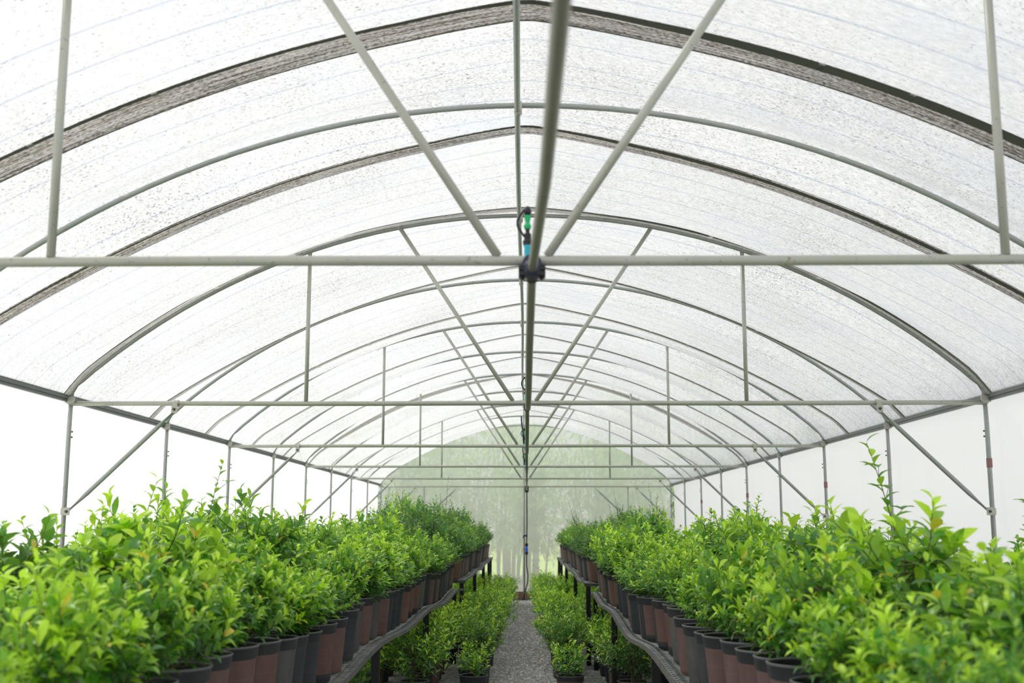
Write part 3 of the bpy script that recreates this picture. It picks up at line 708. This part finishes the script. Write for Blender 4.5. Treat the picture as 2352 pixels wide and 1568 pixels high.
def plant(name, label, cat, group, x, y, z, rz, var, sz, sxy, lime, potc, detail, ps=1.0, rr=rnd):
    """thing > pot (> rim), soil, stem, foliage ; small far copies have fewer parts"""
    t = thing(name, label, cat, (x, y, z), rz, group)
    p = link('pot', PM[potc], t); p.scale = (ps, ps, ps)
    rm = link('rim', PM['rim'], p)
    if detail > 0:
        s = link('soil', PM['soil%d' % rr.randint(0, 2)], t); s.scale = (ps, ps, ps)
    f = link('foliage', var[0], t); f.location = (0, 0, 0.236 * ps); f.scale = (sxy, sxy, sz)
    f.color = (lime, 0.5, 0.5, 1)
    if detail > 0:
        st = link('stem', var[1], t); st.location = f.location; st.scale = f.scale
    return t

# how high the crowns stand against the wall, by bearing (x/y) as seen along the tunnel: slope of the canopy top
def slope(py): return math.tan(math.atan((784 - py) / 2640) + math.radians(9.077))
SIL_L = [(0, 1190), (60, 1185), (150, 1215), (200, 1225), (290, 1150), (330, 1120), (400, 1110), (480, 1085), (560, 1120), (620, 1135), (700, 1180), (780, 1195), (850, 1185), (880, 1140), (950, 1130), (1040, 1140), (1080, 1155), (1110, 1195), (1140, 1250)]
SIL_R = [(1262, 1250), (1280, 1165), (1310, 1190), (1370, 1185), (1430, 1160), (1480, 1170), (1540, 1225), (1600, 1210), (1650, 1170), (1700, 1165), (1760, 1195), (1830, 1190), (1900, 1180), (1980, 1180), (2080, 1200), (2130, 1260), (2190, 1290), (2230, 1215), (2352, 1180)]
SIL = [((px - 1208) / 2640, slope(py)) for px, py in SIL_L + SIL_R]
def canopy(x, y):
    b = x / y
    if b <= SIL[0][0]: return CAM_Z + SIL[0][1]*y
    if b >= SIL[-1][0]: return CAM_Z + SIL[-1][1]*y
    for (a, sa), (c, sc) in zip(SIL[:-1], SIL[1:]):
        if a <= b <= c: return CAM_Z + (sa + (sc - sa)*(b - a)/(c - a))*y
NTH = ['first', 'second', 'third', 'fourth', 'fifth', 'sixth', 'seventh', 'eighth', 'ninth', 'tenth', 'eleventh', 'twelfth', 'thirteenth', 'fourteenth', 'fifteenth', 'sixteenth', 'seventeenth', 'eighteenth', 'nineteenth', 'twentieth']
def nth(i):
    if i < 20: return NTH[i]
    tens = {2: 'twenty', 3: 'thirty', 4: 'forty', 5: 'fifty', 6: 'sixty'}[(i + 1)//10]
    k = (i + 1) % 10
    return tens[:-1] + 'ieth' if k == 0 else tens + '-' + NTH[k - 1]
def tint(l): return 'lime-tipped' if l > 0.62 else ('fresh green' if l > 0.38 else 'deep green')
def bench_plants(side):
    sn = 'left' if side < 0 else 'right'
    r = random.Random(11 if side < 0 else 23)
    rows = [0.168, 0.54, 0.98, 1.48]
    for ri, off in enumerate(rows):
        y = 1.75 if ri == 0 else 1.6 + 0.2*ri
        i = 0; joint = 13.3 if side < 0 else 12.65
        while y < 22.8:
            gap = 0.285 + r.uniform(0, .05) if ri == 0 else 0.50 + r.uniform(0, .08)
            if y > 14: gap = 0.36 if ri == 0 else 0.80
            if abs(y - joint) < 0.16: y = joint + 0.24
            x = edge_x(side, y) + side*(off + r.uniform(-.012, .02))
            if abs(x)/y > 0.50 or (ri == 0 and y < 2.0): y += gap; continue
            zb = bench_z(side, y) + 0.0065
            lime = min(1, max(0, r.gauss(0.52, 0.2) + ((0.24 if side < 0 else 0.12) if y < 6 else 0) - (0.25 if y > 13 else 0)))
            kind = 'near' if y < 5.5 else ('mid' if y < 12 else 'far'); var = r.choice(VAR[kind])
            if ri > 0 and y > 13 and r.random() < 0.25: var = r.choice(TALL)
            top = canopy(x, y); H0 = var[2] * 1.03
            want = min(0.62 if y < 12 else 0.85, (top - zb - 0.236)) * (min(1.06, max(.66, r.gauss(.90, .10))) if ri else r.uniform(.62, .88))
            if ri == 0: want = min(want, r.uniform(.28, .46))
            want = max(0.20, want)
            if 0: pass
            sz = want / H0; sxy = min(1.12, max(0.80, 0.55 + 0.5*sz)) * r.uniform(.93, 1.07)
            if ri == 0: sxy *= r.uniform(.70, .95) * ((0.74 if side > 0 else 0.88) if y < 7 else 1.0)
            potc = r.choice(('brown', 'black', 'brown_foot', 'black', 'grey', 'brown', 'brown_foot'))
            if ri == 0:
                lab = '%s %s shrub in %s, %s along the %s aisle edge' % (tint(lime), var[3], POTWORD[potc], nth(i), sn)
            else:
                lab = '%s %s shrub, %s in the %s row behind the %s edge pots' % (tint(lime), var[3], nth(i), ('first', 'second', 'third')[ri - 1], sn)
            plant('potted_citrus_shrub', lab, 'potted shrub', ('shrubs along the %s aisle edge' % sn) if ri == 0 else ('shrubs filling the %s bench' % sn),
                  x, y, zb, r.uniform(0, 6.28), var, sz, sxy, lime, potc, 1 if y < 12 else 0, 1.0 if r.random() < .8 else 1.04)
            COUNT['bench'] += 1; i += 1; y += gap
COUNT = {'bench': 0, 'ground': 0}
bench_plants(-1); bench_plants(1)
# a few leggy specimens that stand clear above their neighbours
def leader(seed, H, hl, L, mat, tm, lx=0.0, ly=0.0, n=24):
    st, lv = grow(seed, H, 0.24, 44, L, 12, 'upright', 1); r = random.Random(seed + 9)
    pts = [Vector((lx*(k/8)**1.6, ly*(k/8)**1.6, H*0.4 + (hl - H*0.4)*k/8)) for k in range(9)]; st.append((pts, [.0042*(1 - .09*k) for k in range(9)])); ph = 0
    for q in range(n):
        u = q/(n - 1); j = min(7, int(u*8)); p = pts[j].lerp(pts[j+1], u*8 - j); ph += 2.3 + r.uniform(-.3, .3)
        lv.append((tuple(p), (math.cos(ph), math.sin(ph), .35 + .7*u), (r.uniform(-.3, .3), r.uniform(-.3, .3), 1), L*(1.25 - .55*u)*r.uniform(.85, 1.1), .35 + .35*u, r.random()*.95))
        if q % 3 == 0 and u < .8:
            e = p + Vector((math.cos(ph+1)*.06, math.sin(ph+1)*.06, .05)); st.append(([p, e], [.002, .0012]))
            for m in range(3): lv.append((tuple(e), (math.cos(ph+1+m), math.sin(ph+1+m), .4), (0, 0, 1), L*.75, .5, r.random()*.95))
    return (leaf_mesh('foliage', lv, tm, mat), stem_mesh('stem', st), hl, '')
for (x, y, top, H, L, mt, lean, pot, lab) in (
        (1.68, 5.2, 1.865, .34, .098, 'leaf', (-.16, 0), 'black', 'leggy citrus shrub whose single long shoot rises highest against the right wall'),
        (-1.62, 5.75, 1.80, .44, .066, 'leaf', (.10, 0), 'brown', 'tall lime green shrub with a nodding top shoot before the left wall'),
        (-1.16, 16.6, 2.17, .60, .050, 'leaf_dark', (.05, 0), 'black', 'slender tall shoot poking above the far left shrubs near the gable'),
        (-1.62, 15.2, 1.98, .74, .052, 'leaf_dark', (.0, 0), 'brown', 'tall dark shrub with narrow leaves standing over the far left bench'),
        (-1.95, 16.1, 2.02, .76, .052, 'leaf_dark', (.06, 0), 'grey', 'tallest dark feathery shrub at the far left, nearer the wall'),
        (-1.35, 18.3, 1.98, .72, .050, 'leaf_dark', (.0, 0), 'black', 'upright dark shrub far left, in front of the gable brace'),
        (0.965, 22.45, 1.90, .64, .052, 'leaf_dark', (-.14, 0), 'brown', 'upright dark shrub at the far end of the right bench, beside the gable wall'),
        (1.34, 17.0, 1.84, .70, .052, 'leaf_dark', (.0, 0), 'black', 'dark pointed shrub on the far right bench before the gable'),
        (1.62, 14.6, 1.90, .72, .056, 'leaf', (.04, 0), 'brown', 'tall leafy shrub rising over the far right bench by the last posts'),
        (1.85, 9.6, 1.74, .50, .064, 'leaf', (.08, 0), 'brown', 'citrus shrub with spreading light top shoots halfway along the right wall'),
        (2.28, 5.35, 1.66, .46, .070, 'leaf', (.05, 0), 'black', 'broad-leaved dark green shrub at the frame edge by the right brace')):
    side = -1 if x < 0 else 1; zb = bench_z(side, y) + 0.0065; hl = top - zb - 0.236
    v = leader(int(y*10), H, hl, L, M[mt], T2 if y < 12 else T1n, *lean)
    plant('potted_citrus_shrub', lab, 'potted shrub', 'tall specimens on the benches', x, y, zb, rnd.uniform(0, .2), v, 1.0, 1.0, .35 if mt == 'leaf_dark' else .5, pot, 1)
def ground_plants(side):
    sn = 'left' if side < 0 else 'right'; r = random.Random(31 if side < 0 else 47)
    rows = (0.46, 0.92, 1.42) if side < 0 else (0.37, 0.84, 1.34)
    for ri, off in enumerate(rows):
        y = 9.4 + 0.2*ri; i = 0
        if ri == 0: y = 9.95
        if ri == 2: y = 8.2
        while y < 22.9:
            if ri == 2 and y > 15.5: break
            x = side*(off + r.uniform(-.02, .03))
            if y > 14.5 and ri == 0: x -= side*0.03
            # keep clear of the bench legs
            for b in (0, 1):
                for ly in LEGS[(side, b)]:
                    lx = edge_x(side, ly) + side*0.045
                    if abs(ly - y) < 0.17 and abs(lx - x) < 0.17: y = ly + 0.18
            var = r.choice(VAR['ground'][:5]); 
            if ri == 0 and y < 11: var = VAR['ground'][5]
            lime = min(1, max(0, r.gauss(0.66 if ri else 0.60, 0.2)))
            hh = (0.23 if (ri == 0 and y < 11) else r.uniform(.34, .48)) * (1.15 if ri else 1.0)
            if y > 17: hh *= 0.85
            sz = hh / var[2]; potc = r.choice(('black', 'grey', 'brown', 'black'))
            lab = '%s %s floor shrub, %s in the %s row under the %s bench' % (tint(lime), var[3], nth(i), ('aisle-side', 'middle', 'inner')[ri], sn)
            plant('floor_potted_shrub', lab, 'potted shrub', 'ground shrubs on the %s side' % sn, x, y, 0.006, r.uniform(0, 6.28), var, sz, r.uniform(1.0, 1.25)*((0.8 if y < 12 else 0.95) if ri == 0 else 1.1), lime, potc, 1 if y < 14 else 0, 0.95)
            COUNT['ground'] += 1; i += 1; y += 0.44 + r.uniform(0, .06) + (0.08 if y > 15 else 0)
ground_plants(-1); ground_plants(1)
v = leader(777, .40, .66, .075, M['leaf'], T2, -.50, 0, 12)
plant('floor_potted_shrub', 'floor shrub on the right sending one long leafy sprig out over the aisle', 'potted shrub', None, .61, 17.6, .006, 0, v, 1, 1, .35, 'black', 1)
print('COUNT', COUNT)

# ------------------------------------------------------------------ bamboo thicket beyond the gable
def bamboo(seed):
    r = random.Random(seed); lv = []; mb = MB()
    for k in range(16):
        a = r.uniform(0, 6.28); rr = r.uniform(0, .9); bx, by = rr*math.cos(a), rr*math.sin(a)*.6; H = r.uniform(3.0, 5.4); lx, ly = r.uniform(-1.2, 1.2), r.uniform(-.8, .3)
        pts = [Vector((bx + lx*(s/8)**2, by + ly*(s/8)**2, H*s/8)) for s in range(9)]; mb.tube(pts, [.028*(1-.09*s) for s in range(9)], 6, False)
        for q in range(84):
            s = r.uniform(.20, 1); j = min(7, int(s*8)); p = pts[j].lerp(pts[j+1], s*8-j); a = r.uniform(0, 6.28)
            o = Vector((math.cos(a), math.sin(a), .2))*r.uniform(.1, .7)
            for m in range(4):
                d = Vector((math.cos(a) + r.uniform(-.6, .6), math.sin(a) + r.uniform(-.6, .6), r.uniform(-.6, .3)))
                lv.append((tuple(p + o + d*.05*m), tuple(d), (r.uniform(-.5,.5), r.uniform(-.5,.5), 1), r.uniform(.16, .30), r.random()*.9, r.random()*.97))
    return leaf_mesh('foliage', lv, TB, M['leaf_bamboo']), mb.mesh('culm', M['culm'])
BV = [bamboo(1), bamboo(2)]
r = random.Random(77)
for i, (x, y, s) in enumerate(((-6.4, 31.5, 1.0), (-4.6, 28.2, .95), (-3.0, 29.6, 1.0), (-1.3, 28.4, .80), (0.2, 31.0, .95), (1.6, 28.6, 1.0), (3.1, 28.4, .90), (4.6, 29.4, 1.1), (6.4, 28.8, 1.0), (-0.4, 33.0, 1.1), (2.6, 32.5, 1.15), (-2.6, 33.2, 1.1))):
    t = thing('bamboo_clump', 'feathery bamboo clump beyond the gable film, %s from the left in its line' % NTH[i] if i < 9 else 'bamboo clump in the hidden second line, %s from the left' % ('second', 'third', 'first')[i - 9], 'bamboo', (x, y, -.02), r.uniform(0, 6.28), 'bamboo beyond the gable')
    f = link('foliage', BV[i % 2][0], t); f.scale = (s,)*3; f.color = (r.uniform(.3, 1), .5, .5, 1)
    c = link('culm', BV[i % 2][1], t); c.scale = (s,)*3
